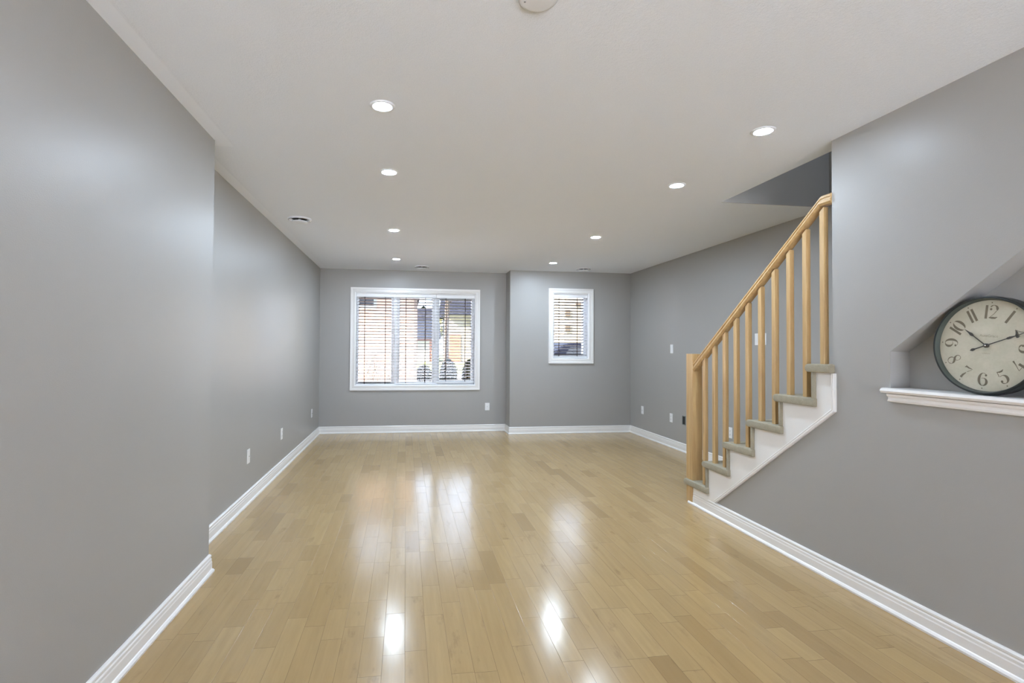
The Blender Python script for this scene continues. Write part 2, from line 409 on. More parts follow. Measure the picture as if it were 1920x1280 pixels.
def blind(label, x0, x1, yw, ztop, zbot, dark, zd0, zd1, pitch, tapes, wand_x=None, ymid=0.055, name='venetian_blind'):
    """white headrail and bottom rail, white slats with backlit shade painted dark over the glass"""
    yc = yw+ymid; HW = 0.024; tl = math.radians(12)
    root = thing(name, label, 'blind', None, 'venetian blinds in the windows')
    b = MB(); b.box(x0, x1, yc-0.026, yc+0.026, ztop-0.052, ztop); b.box(x0, x1, yc-0.032, yc-0.027, ztop-0.058, ztop-0.002)
    b.build('headrail', M['blindwhite'], root, bevel=0.003)
    b = MB(); z = ztop-0.052-0.030; c, s_ = math.cos(tl), math.sin(tl)
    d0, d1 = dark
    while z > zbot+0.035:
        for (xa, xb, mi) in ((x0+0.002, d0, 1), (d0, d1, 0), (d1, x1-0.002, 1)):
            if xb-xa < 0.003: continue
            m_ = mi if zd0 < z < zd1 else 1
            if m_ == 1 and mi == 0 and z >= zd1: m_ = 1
            prof = []
            for q in range(5):
                u = -HW+2*HW*q/4; prof.append((u, 0.0022-0.0030*(u/HW)**2+0.0030))
            prof += [(HW, -0.0034), (-HW, -0.0034)]
            b.prism([(yc+u*c+v*s_, z-u*s_+v*c) for u, v in prof], lambda p, q, tt: (tt, p, q), xa, xb, m_)
        z -= pitch
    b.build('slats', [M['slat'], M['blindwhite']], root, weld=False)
    b = MB(); b.box(x0+0.002, x1-0.002, yc-0.026, yc+0.026, zbot, zbot+0.020); b.build('bottom_rail', M['blindwhite'], root, bevel=0.004)
    for tx in tapes:
        b = MB()
        yy_ = yc-HW-0.0020; b.box(tx-0.0055, tx+0.0055, yy_, yy_+0.001, zbot+0.02, ztop-0.05)
        b.build('ladder_tape', M['slat'], root)
    if wand_x is not None:
        b = MB(); b.tube([(wand_x, yc-0.036, ztop-0.05), (wand_x, yc-0.037, ztop-0.75)], 0.0035); b.build('tilt_wand', M['blindwhite'], root)
    return root
k = 1.0075                                   # slats stand a little in front of the glass
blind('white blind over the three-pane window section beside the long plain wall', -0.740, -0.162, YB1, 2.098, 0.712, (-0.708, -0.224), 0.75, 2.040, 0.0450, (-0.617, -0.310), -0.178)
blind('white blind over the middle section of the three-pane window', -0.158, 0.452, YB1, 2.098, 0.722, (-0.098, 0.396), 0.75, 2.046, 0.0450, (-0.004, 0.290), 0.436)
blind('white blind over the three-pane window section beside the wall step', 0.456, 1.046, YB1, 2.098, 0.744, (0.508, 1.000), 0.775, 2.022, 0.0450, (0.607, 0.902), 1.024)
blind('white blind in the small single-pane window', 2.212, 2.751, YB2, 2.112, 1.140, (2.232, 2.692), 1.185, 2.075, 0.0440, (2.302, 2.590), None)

# ------------------------------------------------------------------ downlights
lens_prof = [(0.0, -0.0075), (0.022, -0.0072), (0.037, -0.0060), (0.0435, -0.0045)]
trim_prof = [(0.0435, -0.0015), (0.0435, -0.0050), (0.049, -0.0068), (0.057, -0.0055), (0.0612, -0.0015), (0.0618, 0.0)]
dl = thing('recessed_downlight', 'x', 'ceiling light', at(-0.123, 2.509, HC), 'recessed ceiling downlights')
b = MB(); b.lathe(trim_prof, 48); b.build('trim_ring', M['fixture'], dl)
b = MB(); b.lathe(lens_prof, 48); b.build('lens', M['lens'], dl)

spots = [(-0.123, 2.509, 'round lit downlight nearest the viewer in the ceiling row leading to the three-pane window'),
         (-0.122, 3.451, 'second round lit downlight from the viewer in the row leading to the three-pane window'),
         (-0.130, 5.151, 'third round lit downlight from the viewer in the row leading to the three-pane window'),
         (-0.136, 6.812, 'round lit downlight closest to the three-pane window'),
         (1.887, 2.487, 'round lit downlight nearest the viewer in the ceiling row beside the stairwell opening'),
         (1.908, 3.409, 'second round lit downlight from the viewer in the row beside the stairwell opening'),
         (1.958, 5.120, 'third round lit downlight from the viewer in the row beside the stairwell opening'),
         (1.977, 6.756, 'round lit downlight closest to the small window')]
dl['label'] = spots[0][2]
for x, y, lb in spots[1:]:
    d_ = dup(dl, at(x, y, HC), lb)
    if y < 3.0: dim_near = d_
near_lens = bpy.data.meshes['lens'].copy(); near_lens.materials[0] = M['lens_dim']
for d_ in (dl, dim_near):
    for ch in d_.children:
        if ch.name.startswith('lens'): ch.data = near_lens

# ------------------------------------------------------------------ ceiling diffusers and cover plate
dv = thing('ceiling_diffuser', 'round white air diffuser in the ceiling near the long plain wall', 'air vent', at(-0.972, 4.844, HC), 'round ceiling air diffusers')
b = MB(); b.lathe([(0.070, 0.004), (0.074, -0.010), (0.094, -0.016), (0.100, -0.012), (0.104, 0.0)], 48); b.build('collar', M['fixture'], dv)
b = MB(); b.lathe([(0.0, -0.001), (0.074, -0.001)], 32); b.build('throat', M['hole'], dv)
b = MB(); b.lathe([(0.0, -0.040), (0.040, -0.039), (0.066, -0.033), (0.070, -0.028), (0.066, -0.024), (0.0, -0.020)], 48); b.lathe([(0.0, -0.002), (0.012, -0.002), (0.012, -0.024)], 12)
b.build('centre_disc', M['fixture'], dv)
b = MB(); b.lathe([(0.0955, -0.0165), (0.101, -0.0155), (0.101, -0.0125), (0.0955, -0.0135), (0.0955, -0.0165)], 48); b.build('rim', M['chrome'], dv)
dup(dv, at(0.217, 7.393, HC), 'round white air diffuser in the ceiling above the three-pane window')
dup(dv, at(2.557, 7.172, HC), 'round white air diffuser in the ceiling above the small window')
cp = thing('ceiling_cover_plate', 'round white blank cover plate with two screws, overhead near the viewer', 'cover plate', at(0.43, 1.655, HC))
b = MB(); b.lathe([(0.0, -0.0085), (0.052, -0.0085), (0.062, -0.007), (0.066, -0.003), (0.0665, 0.0)], 48); b.build('plate', M['fixture'], cp)
for sx_, sy_ in ((-0.043, 0.012), (0.038, -0.022)):
    b = MB(); b.lathe([(0.0, -0.0098), (0.003, -0.0096), (0.0036, -0.0084)], 12, lambda x, y, z: (x+sx_, y+sy_, z)); b.build('screw', M['screw'], cp)

# ------------------------------------------------------------------ wall plates (local: u right, v up, w out of the wall)
def frame_on(P_, u, w): 
    u, w = Vector(u), Vector(w); v = w.cross(u); mm = Matrix.Identity(4)
    for i in range(3): mm[i][0], mm[i][1], mm[i][2], mm[i][3] = u[i], v[i], w[i], P_[i]
    return mm
def plate_mb(wd=0.070, ht=0.115):
    b = MB(); b.box(-wd/2, wd/2, -ht/2, ht/2, 0, 0.006); return b
def cover_plate(label, mat):
    o = thing('wall_plate', label, 'wall plate', mat, 'blank and cable wall plates')
    plate_mb().build('plate', M['plate'], o, bevel=0.0025)
    for s in (-1, 1):
        b = MB(); b.lathe([(0, 0.0066), (0.003, 0.0064), (0.0034, 0.0058)], 10, lambda x, y, z: (x, y+s*0.042, z)); b.build('screw', M['fixture'], o)
    b = MB(); b.lathe([(0, 0.011), (0.004, 0.011), (0.0045, 0.006)], 12); b.build('jack', M['chrome'], o)
    return o
def outlet(label, mat):
    o = thing('electrical_outlet', label, 'outlet', mat, 'duplex electrical outlets')
    plate_mb().build('plate', M['plate'], o, bevel=0.0025)
    for s in (-1, 1):
        b = MB(); b.box(-0.0165, 0.0165, s*0.0195-0.014, s*0.0195+0.014, 0.005, 0.0078); f = b.build('socket', M['plate'], o, bevel=0.002)
        b = MB()
        for q in (-0.0065, 0.0065): b.box(q-0.0013, q+0.0013, s*0.0195-0.002, s*0.0195+0.008, 0.0076, 0.0080)
        b.box(-0.003, 0.003, s*0.0195-0.010, s*0.0195-0.005, 0.0076, 0.0080); b.build('slots', M['slot'], f)
    return o
def switch(label, mat, n, name='light_switch'):
    o = thing(name, label, 'light switch', mat)
    plate_mb(0.070+0.046*(n-1), 0.115).build('plate', M['plate'], o, bevel=0.0025)
    for q in range(n):
        cx = (q-(n-1)/2)*0.046
        b = MB(); b.prism([(-0.033, 0.005), (-0.033, 0.0075), (0, 0.0085), (0.033, 0.0105), (0.033, 0.005)], lambda p, w_, tt: (tt, p, w_), cx-0.0165, cx+0.0165)
        b.build('rocker', M['plate'], o, bevel=0.0008)
    return o
LW = lambda y, z: frame_on((XF, y, z), (0, 1, 0), (1, 0, 0))
RW = lambda y, z: frame_on((XR2, y, z), (0, -1, 0), (-1, 0, 0))
BW = lambda x, z: frame_on((x, YB1, z), (1, 0, 0), (0, -1, 0))
cover_plate('white cable plate low on the long plain wall, nearest the viewer', LW(4.409, 0.383))
outlet('white duplex outlet low on the long plain wall, between two cover plates', LW(5.537, 0.379))
cover_plate('white cable plate low on the long plain wall, beside the far corner', LW(7.240, 0.378))
cover_plate('white cable plate under the three-pane window, near the wall step', BW(1.249, 0.378))
cover_plate('white cable plate low on the outer wall, closest to the corner by the small window', RW(7.103, 0.387))
outlet('white duplex outlet low on the outer wall, below the light switch', RW(6.282, 0.384))
outlet('white duplex outlet low on the outer wall, seen between the lower balusters', RW(5.051, 0.390))
switch('single white rocker switch on the outer wall between small window and newel', RW(6.266, 1.282), 1)
switch('wide three-rocker switch plate on the outer wall seen behind the balusters', RW(4.575, 1.379), 3)
gb = thing('open_wall_box', 'small open grey cable box set in the outer wall beside the newel post', 'wall box', RW(5.975, 0.393))
b = MB(); frame4(b, -0.036, 0.036, -0.055, 0.055, 0.006, 0.006, 0.006, 0.006, -0.0, 0.004)
b = MB()
for (a0, a1, c0, c1) in ((-0.036, -0.028, -0.055, 0.055), (0.028, 0.036, -0.055, 0.055), (-0.028, 0.028, -0.055, -0.047), (-0.028, 0.028, 0.047, 0.055)): b.box(a0, a1, c0, c1, 0, 0.005)
b.build('bracket', M['greybox'], gb)
b = MB(); b.box(-0.028, 0.028, -0.047, 0.047, 0.0, 0.0012); b.build('opening', M['hole'], gb)

# ------------------------------------------------------------------ staircase
st = thing('staircase', 'olive carpeted staircase with white stringer rising along the outer wall', 'stairs', at(2.9, 3.3, 0)); st.matrix_world = Matrix.Identity(4)
XT = 2.320
for k in range(1, 7):
    yn = NOSE1-GO*(k-1); zt = RISE*k; yb = yn-GO-0.066
    if k == 6: yb = 2.538
    prof = []
    th = 0.048
    for q in range(7):
        a = math.pi/2-math.pi*q/6
        prof.append((yn-th/2+th/2*math.cos(a), zt-th/2+th/2*math.sin(a)))
    prof += [(yb, zt-th), (yb, zt)]
    b = MB(); b.prism(prof, lambda p, q, tt: (tt, p, q), XT, XR2-0.002)
    b.build('tread', M['carpet'], st, bevel=0.012, segs=3)
    if k < 6 or True:
        yr = yn-0.061
        b = MB(); b.box(XT+0.003 if k > 1 else 2.43, XR2-0.002, yr, yr+0.014, max(0.002, zt-RISE-0.035), zt-th+0.006)
        b.build('riser', M['carpet'], st, bevel=0.005, segs=3)
# stringer board covering the sawtooth, with its moulding
b = MB()
XB = XR-0.009
saw = [(3.997, 0.100), (3.997, RISE-0.035)]
for k in range(2, 7):
    yb = NOSE1-GO*(k-1)-0.050; saw += [(yb, RISE*(k-1)-0.03), (yb, RISE*k-(0.03 if k < 6 else 0.0485))]
saw += [(2.530, 1.1455)]
low = [(2.530, 0.938), (3.612, 0.124), (3.64, 0.106)]
b.prism(saw+low, ex, XB, XR-0.0005)
b.build('stringer', M['trim'], st, weld=True)
b = MB()
mold = [(0.0, 0.0), (0.0, 0.014), (0.006, 0.018), (0.013, 0.014), (0.018, 0.017), (0.024, 0.012), (0.026, 0.0)]   # (inward offset, height)
A, Bp, Cc = Vector((3.630, 0.106)), Vector((2.527, 0.934)), Vector((2.527, 1.1455))
d1 = (Bp-A).normalized(); n1 = Vector((-d1.y, d1.x)); n1 = n1 if n1.y > 0 else -n1
d2 = Vector((0, 1)); n2 = Vector((1, 0))
mt = (n1+n2).normalized(); mt = mt/mt.dot(n2)
rows = []
for base, off in ((A, n1), (Bp, mt), (Cc, n2)):
    rows.append([(XR-hh_, (base+off*a).x, (base+off*a).y) for a, hh_ in mold])
for r0, r1 in zip(rows[:-1], rows[1:]):
    for j in range(len(mold)): 
        j2 = (j+1) % len(mold); b.face([r0[j], r0[j2], r1[j2], r1[j]])
b.face(rows[0]); b.face(rows[-1][::-1])
b.build('moulding', M['trim'], st)

# ------------------------------------------------------------------ balustrade
ba = thing('balustrade', 'honey maple handrail, newel post and square balusters on the stairs', 'railing', at(2.38, 3.98, 0)); ba.matrix_world = Matrix.Identity(4)
b = MB(); b.box(2.338, 2.428, 3.938, 4.028, 0.0, 1.238); b.build('newel_post', M['maple'], ba, bevel=0.002)
RT = lambda y: 2.156-0.7505*(y-2.617)          # top line of the sloped rail
XC = 2.372
rp = [(-0.018, 0.0), (-0.027, 0.010), (-0.029, 0.012), (-0.029, 0.026), (-0.0235, 0.030), (-0.0235, 0.036), (-0.028, 0.040), (-0.028, 0.050),
      (-0.020, 0.056), (0.020, 0.056), (0.028, 0.050), (0.028, 0.040), (0.0235, 0.036), (0.0235, 0.030), (0.029, 0.026), (0.029, 0.012), (0.027, 0.010), (0.018, 0.0)]
th = math.atan(0.7505); vh = 1/math.cos(th)
def railrow(y, vs, zt): return [(XC+x, y, zt-(0.056-h)*vs) for x, h in rp]
b = MB()
def sect(y, zt, tiltm):   # section in a plane containing X, tilted by tiltm from vertical
    return [(XC+x, y-(0.056-h)*math.tan(tiltm), zt-(0.056-h)*1.0/1.0) for x, h in rp]
r_lo = [(XC+x, 3.938, RT(3.938)-(0.056-h)*vh) for x, h in rp]
YM = 2.617
# mitre half way between the slope and the level run
def mitre(h): 
    dz = 0.056-h                       # distance below each top face, perpendicular
    y = YM + dz*math.tan(th/2); return y, 2.156-dz
r_mi = [(XC+x, mitre(h)[0], mitre(h)[1]) for x, h in rp]
r_hi = [(XC+x, YE, 2.156-(0.056-h)) for x, h in rp]
for r0, r1 in ((r_lo, r_mi), (r_mi, r_hi)):
    for j in range(len(rp)):
        j2 = (j+1) % len(rp); b.face([r0[j], r0[j2], r1[j2], r1[j]])
b.face(r_lo); b.face(r_hi[::-1]); b.build('handrail', M['maple'], ba)
tr_of = [1, 2, 2, 3, 3, 4, 4, 5, 5, 6]
for i in range(10):
    y0 = 3.806-0.1311*i; hw = 0.0158
    zb = RISE*tr_of[i]-0.004
    b = MB()
    pts_t = [RT(y0-hw)-0.054*vh, RT(y0+hw)-0.054*vh]
    b.prism([(y0-hw, zb), (y0+hw, zb), (y0+hw, pts_t[1]), (y0-hw, pts_t[0])], ex, XC-0.0150, XC+0.0150)
    b.build('baluster', M['maple'], ba, bevel=0.0018)

# ------------------------------------------------------------------ clock
R_ = 0.204
t = NT('clock_face_paper'); o = t.obj(); n1 = t.noise(o, 14, 4); n2 = t.noise(o, 90, 3)
c = t.mix(t.rng(n1, 0.35, 0.65, 0, 1), (0.485, 0.475, 0.375, 1), (0.555, 0.52, 0.425, 1)); c = t.mix(t.rng(n2, 0.4, 0.7, 0, 0.25), c, (0.43, 0.40, 0.31, 1))
M['face'] = t.set(c, 0.6, 0.3)
M['rim'] = plain('aged_black_metal', (0.012, 0.015, 0.013, 1), 0.38, 0.5, 0, 40, 0.0004, 0.3)
M['bezel'] = plain('grey_green_bezel', (0.065, 0.078, 0.068, 1), 0.4, 0.5)
M['ink'] = plain('brown_ink', (0.185, 0.160, 0.120, 1), 0.7, 0.2)
M['faint'] = plain('faint_ink', (0.36, 0.335, 0.255, 1), 0.7, 0.2)
M['hand'] = plain('dark_bronze', (0.055, 0.05, 0.042, 1), 0.45, 0.5)
lean = math.radians(2.0)
u, v0, w0 = Vector((0, -1, 0)), Vector((0, 0, 1)), Vector((-1, 0, 0))
v = (v0*math.cos(lean) - w0*math.sin(lean)); w = (w0*math.cos(lean) + v0*math.sin(lean))
cm = Matrix.Identity(4); org = Vector((2.372, 1.806, 1.0905))     # bottom point of the drum's front edge
for i in range(3): cm[i][0], cm[i][1], cm[i][2], cm[i][3] = u[i], v[i], w[i], org[i]
ck = thing('round_clock', 'large round antique-style clock with cream face and black rim in the wall recess', 'clock', cm)
CV = R_+0.001
def cl(x, y, z): return (x, y+CV, z)
b = MB(); b.lathe([(0.0, -0.046), (0.188, -0.046), (R_-0.006, -0.042), (R_-0.001, -0.034), (R_-0.001, 0.004), (R_, 0.010), (R_-0.002, 0.0165), (R_-0.006, 0.0178), (R_-0.0095, 0.0165)], 96, cl)
b.build('case', M['rim'], ck)
b = MB(); b.lathe([(R_-0.0095, 0.0165), (R_-0.011, 0.012), (0.1905, -0.002), (0.1885, -0.010)], 96, cl); b.build('bezel', M['bezel'], ck)
b = MB(); b.lathe([(0.0, -0.004), (0.1888, -0.004)], 96, cl); b.build('dial', M['face'], ck)
ROT = math.radians(-5.3); ZF = -0.0034
def dialpt(x, y, z=ZF):
    c_, s_ = math.cos(ROT), math.sin(ROT); return (x*c_-y*s_, x*s_+y*c_+CV, z)
def ribbon(mb, pts, fn):
    """pts: (x, y, width) along a pen stroke"""
    P2 = [Vector((a, b_)) for a, b_, _ in pts]; Lf, Rt = [], []
    for i, p_ in enumerate(P2):
        d = (P2[min(i+1, len(P2)-1)]-P2[max(i-1, 0)]).normalized(); nn = Vector((-d.y, d.x))*pts[i][2]/2
        Lf.append(p_+nn); Rt.append(p_-nn)
    for i in range(len(P2)-1): mb.face([fn(*Lf[i]), fn(*Rt[i]), fn(*Rt[i+1]), fn(*Lf[i+1])])
def arc(cx, cy, rx, ry, a0, a1, wmin, wmax, n=18):
    out = []
    for i in range(n+1):
        a = math.radians(a0+(a1-a0)*i/n); ww = wmin+(wmax-wmin)*abs(math.cos(a))**1.5
        e = min(i, n-i)/n; ww *= min(1.0, 0.35+e*4)
        out.append((cx+rx*math.cos(a), cy+ry*math.sin(a), ww))
    return out
def ball(x, y, r): return [(x-r, y, 0.001), (x-r*0.7, y, r*1.4), (x, y, 2*r), (x+r*0.7, y, r*1.4), (x+r, y, 0.001)]
# glyph strokes in a unit-high box, x centred
G = {
 '1': ([[(0, -0.5, 0.17), (0, 0.5, 0.17)]], 0.30),
 '2': ([arc(0.0, 0.22, 0.24, 0.27, 150, -25, 0.03, 0.17), [(0.20, 0.08, 0.05), (0.02, -0.18, 0.035), (-0.24, -0.42, 0.03)], [(-0.27, -0.42, 0.05), (-0.05, -0.43, 0.16), (0.15, -0.44, 0.13), (0.29, -0.36, 0.03)], ball(-0.17, 0.20, 0.085)], 0.62),
 '3': ([arc(0.0, 0.24, 0.21, 0.25, 150, -70, 0.03, 0.15), arc(0.0, -0.22, 0.25, 0.27, 70, -160, 0.03, 0.18), ball(-0.15, 0.24, 0.08), ball(-0.18, -0.26, 0.085)], 0.60),
 '4': ([[(0.10, -0.5, 0.17), (0.10, 0.10, 0.17)], [(0.06, 0.5, 0.12), (-0.06, 0.22, 0.05), (-0.27, -0.16, 0.03)], [(-0.29, -0.19, 0.035), (0.0, -0.19, 0.035)], [(0.2, -0.19, 0.05), (0.30, -0.19, 0.05)]], 0.66),
 '5': ([[(-0.22, 0.46, 0.03), (-0.05, 0.40, 0.10), (0.10, 0.41, 0.12), (0.25, 0.5, 0.02)], [(-0.20, 0.44, 0.04), (-0.20, 0.08, 0.035)], arc(0.0, -0.18, 0.25, 0.30, 125, -150, 0.03, 0.18), ball(-0.17, -0.28, 0.085)], 0.62),
 '6': ([arc(0.0, -0.02, 0.27, 0.47, 60, 300, 0.03, 0.18), arc(0.01, -0.20, 0.24, 0.28, 120, -110, 0.03, 0.17), ball(0.17, 0.30, 0.08)], 0.64),
 '7': ([[(-0.27, 0.30, 0.02), (-0.22, 0.42, 0.14), (0.0, 0.42, 0.10), (0.27, 0.47, 0.03)], [(0.25, 0.40, 0.03), (0.07, 0.10, 0.035)], [(0.04, 0.02, 0.05), (-0.05, -0.25, 0.14), (-0.06, -0.5, 0.17)]], 0.62),
 '8': ([arc(0.0, 0.26, 0.19, 0.22, 0, 360, 0.028, 0.06), arc(0.0, -0.22, 0.25, 0.27, 0, 360, 0.028, 0.07), [(-0.19, 0.30, 0.03), (-0.13, 0.12, 0.13), (0.0, 0.02, 0.16), (0.15, -0.08, 0.15), (0.235, -0.25, 0.06)]], 0.60),
 '9': ([arc(-0.01, 0.20, 0.24, 0.28, 300, 70, 0.03, 0.17), arc(0.0, 0.02, 0.27, 0.47, 120, -120, 0.03, 0.18), ball(-0.17, -0.30, 0.08)], 0.64),
 '0': ([arc(0.0, 0.0, 0.26, 0.48, 80, -80, 0.03, 0.19), arc(0.0, 0.0, 0.26, 0.48, 100, 260, 0.03, 0.19)], 0.66),
}
HGT, RC = 0.056, 0.1395
for hr in range(1, 13):
    a = math.radians(90-30*hr); flip = 4 <= hr <= 8
    cx_, cy_ = RC*math.cos(a), RC*math.sin(a)
    rot = a-math.pi/2 + (math.pi if flip else 0)
    txt = str(hr); tw = sum(G[q][1] for q in txt); xo = -tw/2
    b = MB()
    for q in txt:
        strokes, gw = G[q]
        for stt in strokes:
            pts = [((p_[0]+xo+gw/2)*HGT, p_[1]*HGT, p_[2]*HGT) for p_ in stt]
            cr_, sr_ = math.cos(rot), math.sin(rot)
            ribbon(b, [(cx_+x*cr_-y*sr_, cy_+x*sr_+y*cr_, ww) for x, y, ww in pts], dialpt)
        xo += gw
    # hour dot outside the numeral
    dx, dy = 0.178*math.cos(a), 0.178*math.sin(a)
    ribbon(b, [(dx+q_[0], dy+q_[1], q_[2]) for q_ in ball(0, 0, 0.0026)], dialpt)
    b.build('numeral', M['ink'], ck, weld=False)
def wording(s, x, y, size, mat, name, shear=0.0):
    cu = bpy.data.curves.new(name, 'FONT'); cu.body = s; cu.size = size; cu.align_x = 'CENTER'; cu.align_y = 'CENTER'; cu.shear = shear
    tmp = bpy.data.objects.new(name, cu); COL.objects.link(tmp)
    bpy.context.view_layer.update()
    me = bpy.data.meshes.new_from_object(tmp.evaluated_get(bpy.context.evaluated_depsgraph_get()))
    COL.objects.unlink(tmp); bpy.data.objects.remove(tmp)
    for vv in me.vertices: vv.co = dialpt(vv.co.x+x, vv.co.y+y, ZF+0.0001)
    me.materials.clear(); me.materials.append(mat)
    ob = bpy.data.objects.new(name, me); COL.objects.link(ob); ob.parent = ck; return ob
wording('AuteGrace', 0.002, 0.0405, 0.0155, M['faint'], 'lettering')
wording('LONDON', -0.001, -0.0325, 0.0065, M['faint'], 'lettering', 0.3)
def hand_mb(ang, shape, z):
    b = MB(); a = math.radians(90-ang)
    def fn(x, y): 
        # shape is drawn along +y
        c_, s_ = math.cos(a-math.pi/2), math.sin(a-math.pi/2); return dialpt(x*c_-y*s_, x*s_+y*c_, z)
    for stt in shape:
        top = MB(); ribbon(top, stt, fn)
        for f in top.f:
            ps = [top.v[q] for q in f]; b.face(ps)
            lo = [(p_[0], p_[1], p_[2]-0.0012) for p_ in ps]; b.face(lo[::-1])
            for j in range(4): b.face([ps[j], lo[j], lo[(j+1) % 4], ps[(j+1) % 4]])
    return b
hour = [[(0, 0.0, 0.0042), (0, 0.062, 0.0038), (0, 0.066, 0.008), (0, 0.074, 0.0125), (0, 0.086, 0.006), (0, 0.108, 0.0008)]]
mino = [[(0, -0.062, 0.0005), (0, -0.054, 0.011), (0, -0.047, 0.010), (0, -0.040, 0.0045), (0, 0.0, 0.0042), (0, 0.078, 0.0034), (0, 0.084, 0.0085), (0, 0.092, 0.0095), (0, 0.106, 0.004), (0, 0.114, 0.0032), (0, 0.165, 0.0012)],
        [(-0.019, 0.123, 0.001), (-0.006, 0.117, 0.005), (0, 0.116, 0.010), (0.006, 0.117, 0.010), (0.010, 0.1165, 0.008)]]
b = hand_mb(-54.5, hour, 0.0030); b.build('hour_hand', M['hand'], ck, weld=False)
b = hand_mb(65.0, mino, 0.0052); b.build('minute_hand', M['hand'], ck, weld=False)
b = MB(); b.lathe([(0, 0.0092), (0.0028, 0.0088), (0.0036, 0.007), (0.0036, 0.005)], 16, cl); b.build('hub', M['chrome'], ck)
b = MB(); b.lathe([(0.0036, 0.0060), (0.0085, 0.0056), (0.0085, -0.004)], 20, cl); b.build('boss', M['hand'], ck)

# ------------------------------------------------------------------ outdoors
GZ = -0.05
t = NT('lawn_grass'); n1 = t.noise(t.pos(), 3, 4); n2 = t.noise(t.pos(), 60, 3)
c = t.mix(n1, (0.08, 0.10, 0.02, 1), (0.17, 0.17, 0.05, 1)); c = t.mix(t.rng(n2, 0.3, 0.7, 0, 0.5), c, (0.05, 0.07, 0.015, 1)); M['lawn'] = t.set(c, 0.9, 0.1)
b = MB(); b.box(-60, 60, YB1+0.17, 120, GZ-0.1, GZ); struct('lawn', b, M['lawn'], 'front lawn outside the windows', 'lawn')
M['asphalt'] = plain('pale_paving', (0.34, 0.33, 0.32, 1), 0.9, 0.2, 0, 30, 0, 0.15)
b = MB(); b.box(-60, 60, 19.0, 27.0, GZ, GZ+0.015); b.box(2.2, 9.0, YB1+0.4, 19.0, GZ, GZ+0.02); struct('street', b, M['asphalt'], 'pale paved street and driveway outside the windows', 'street')
b = MB(); b.box(-40, 40, YR-30, YR-0.2, GZ-0.1, GZ); M['bounce'] = plain('pale_bounce_ground', (0.74, 0.76, 0.80, 1), 0.9, 0.2, 0, 3, 0, 0.06)  # unseen pale ground added to bounce light onto the ceiling
struct('rear_bounce_ground', b, M['bounce'], 'pale ground added outside the rear opening to bounce light in', 'bounce ground')
b = MB(); b.box(-12, 12, YB1+0.2, 10.9, GZ, GZ+0.012); struct('front_bounce_ground', b, M['bounce'], 'pale concrete ground strip added along the house front to throw light in', 'path')  # unseen pale strip added to send light up through the front windows
# brick house close by
t = NT('peach_brick'); o = t.pos(); s3 = t.n('ShaderNodeSeparateXYZ'); t.l(o, s3.inputs[0])
bk = t.n('ShaderNodeTexBrick'); t.l(t.xyz(t.math('ADD', s3.outputs[0], s3.outputs[1]), s3.outputs[2], 0.0), bk.inputs['Vector'])
bk.inputs['Color1'].default_value = (0.29, 0.175, 0.12, 1); bk.inputs['Color2'].default_value = (0.36, 0.25, 0.185, 1); bk.inputs['Mortar'].default_value = (0.40, 0.35, 0.31, 1)
bk.inputs['Scale'].default_value = 4.4; bk.inputs['Mortar Size'].default_value = 0.012
M['brick'] = t.set(bk.outputs['Color'], 0.9, 0.2)
M['darkglass'] = plain('dark_window_glass', (0.02, 0.022, 0.026, 1), 0.2, 0.2)
M['shingle'] = plain('blue_grey_shingle', (0.012, 0.013, 0.019, 1), 1.0, 0.0, 0, 6, 0, 0.35)
M['tanglass'] = plain('tan_window_glass', (0.075, 0.06, 0.045, 1), 0.3, 0.1)
M['cream'] = plain('cream_siding', (0.25, 0.215, 0.165, 1), 0.8, 0.2, 0, 3, 0, 0.12)
M['garage'] = plain('white_garage_door', (0.28, 0.28, 0.28, 1), 0.6, 0.3)
M['terracotta'] = plain('rust_brick', (0.22, 0.085, 0.045, 1), 0.9, 0.2, 0, 4, 0, 0.2)
h1_ = thing('brick_house', 'peach brick house wall just outside the three-pane window', 'house', None)
b = MB(); b.box(-7.0, 0.165, 11.0, 17.0, GZ, 2.42); b.build('wall', M['brick'], h1_)
b = MB(); b.prism([(10.85, 2.38), (10.85, 2.44), (14.0, 3.15), (17.2, 2.44), (17.2, 2.38)], lambda p, q, tt: (tt, p, q), -7.2, 0.30); b.build('roof', M['shingle'], h1_)
b = MB(); b.box(0.165, 0.235, 10.97, 11.05, GZ, 2.40); b.build('corner_shade_strip', plain('shaded_corner_brown', (0.10, 0.075, 0.06, 1), 0.5), h1_)  # dark strip painted for the shaded side of the house corner
b = MB(); frame4(b, -1.25, -0.62, 2.10, 2.36, 0.06, 0.06, 0.06, 0.06, 10.95, 11.0); f_ = b.build('window', M['greybox'], h1_)
b = MB(); b.box(-1.19, -0.68, 10.97, 10.99, 2.16, 2.30); b.build('pane', M['darkglass'], f_)
b = MB(); b.box(-7.0, 0.17, 10.985, 11.0, 0.62, 0.70); b.build('water_table', plain('rowlock_brick', (0.30, 0.16, 0.11, 1), 0.9), h1_)
def gable_house(name, label, x0, x1, y0, y1, zw, zr, wallm, opens, axis='x'):
    h = thing(name, label, 'house', None)
    b = MB(); b.box(x0, x1, y0, y1, GZ, zw); b.build('wall', wallm, h)
    b = MB(); yc = (y0+y1)/2; e = 0.5
    if axis == 'x': b.prism([(y0-e, zw-0.1), (y1+e, zw-0.1), (yc, zr)], lambda p, q, tt: (tt, p, q), x0-e, x1+e)
    else: b.prism([(x0-e, zw-0.1), (x1+e, zw-0.1), ((x0+x1)/2, zr)], lambda p, q, tt: (p, tt, q), y0-e, y1+e)
    b.build('roof', M['shingle'], h)
    for (a, c, lo, hi, nm, mt_) in opens:
        b = MB(); b.box(a, c, y0-0.06, y0, lo, hi); b.build(nm, mt_, h)
    return h
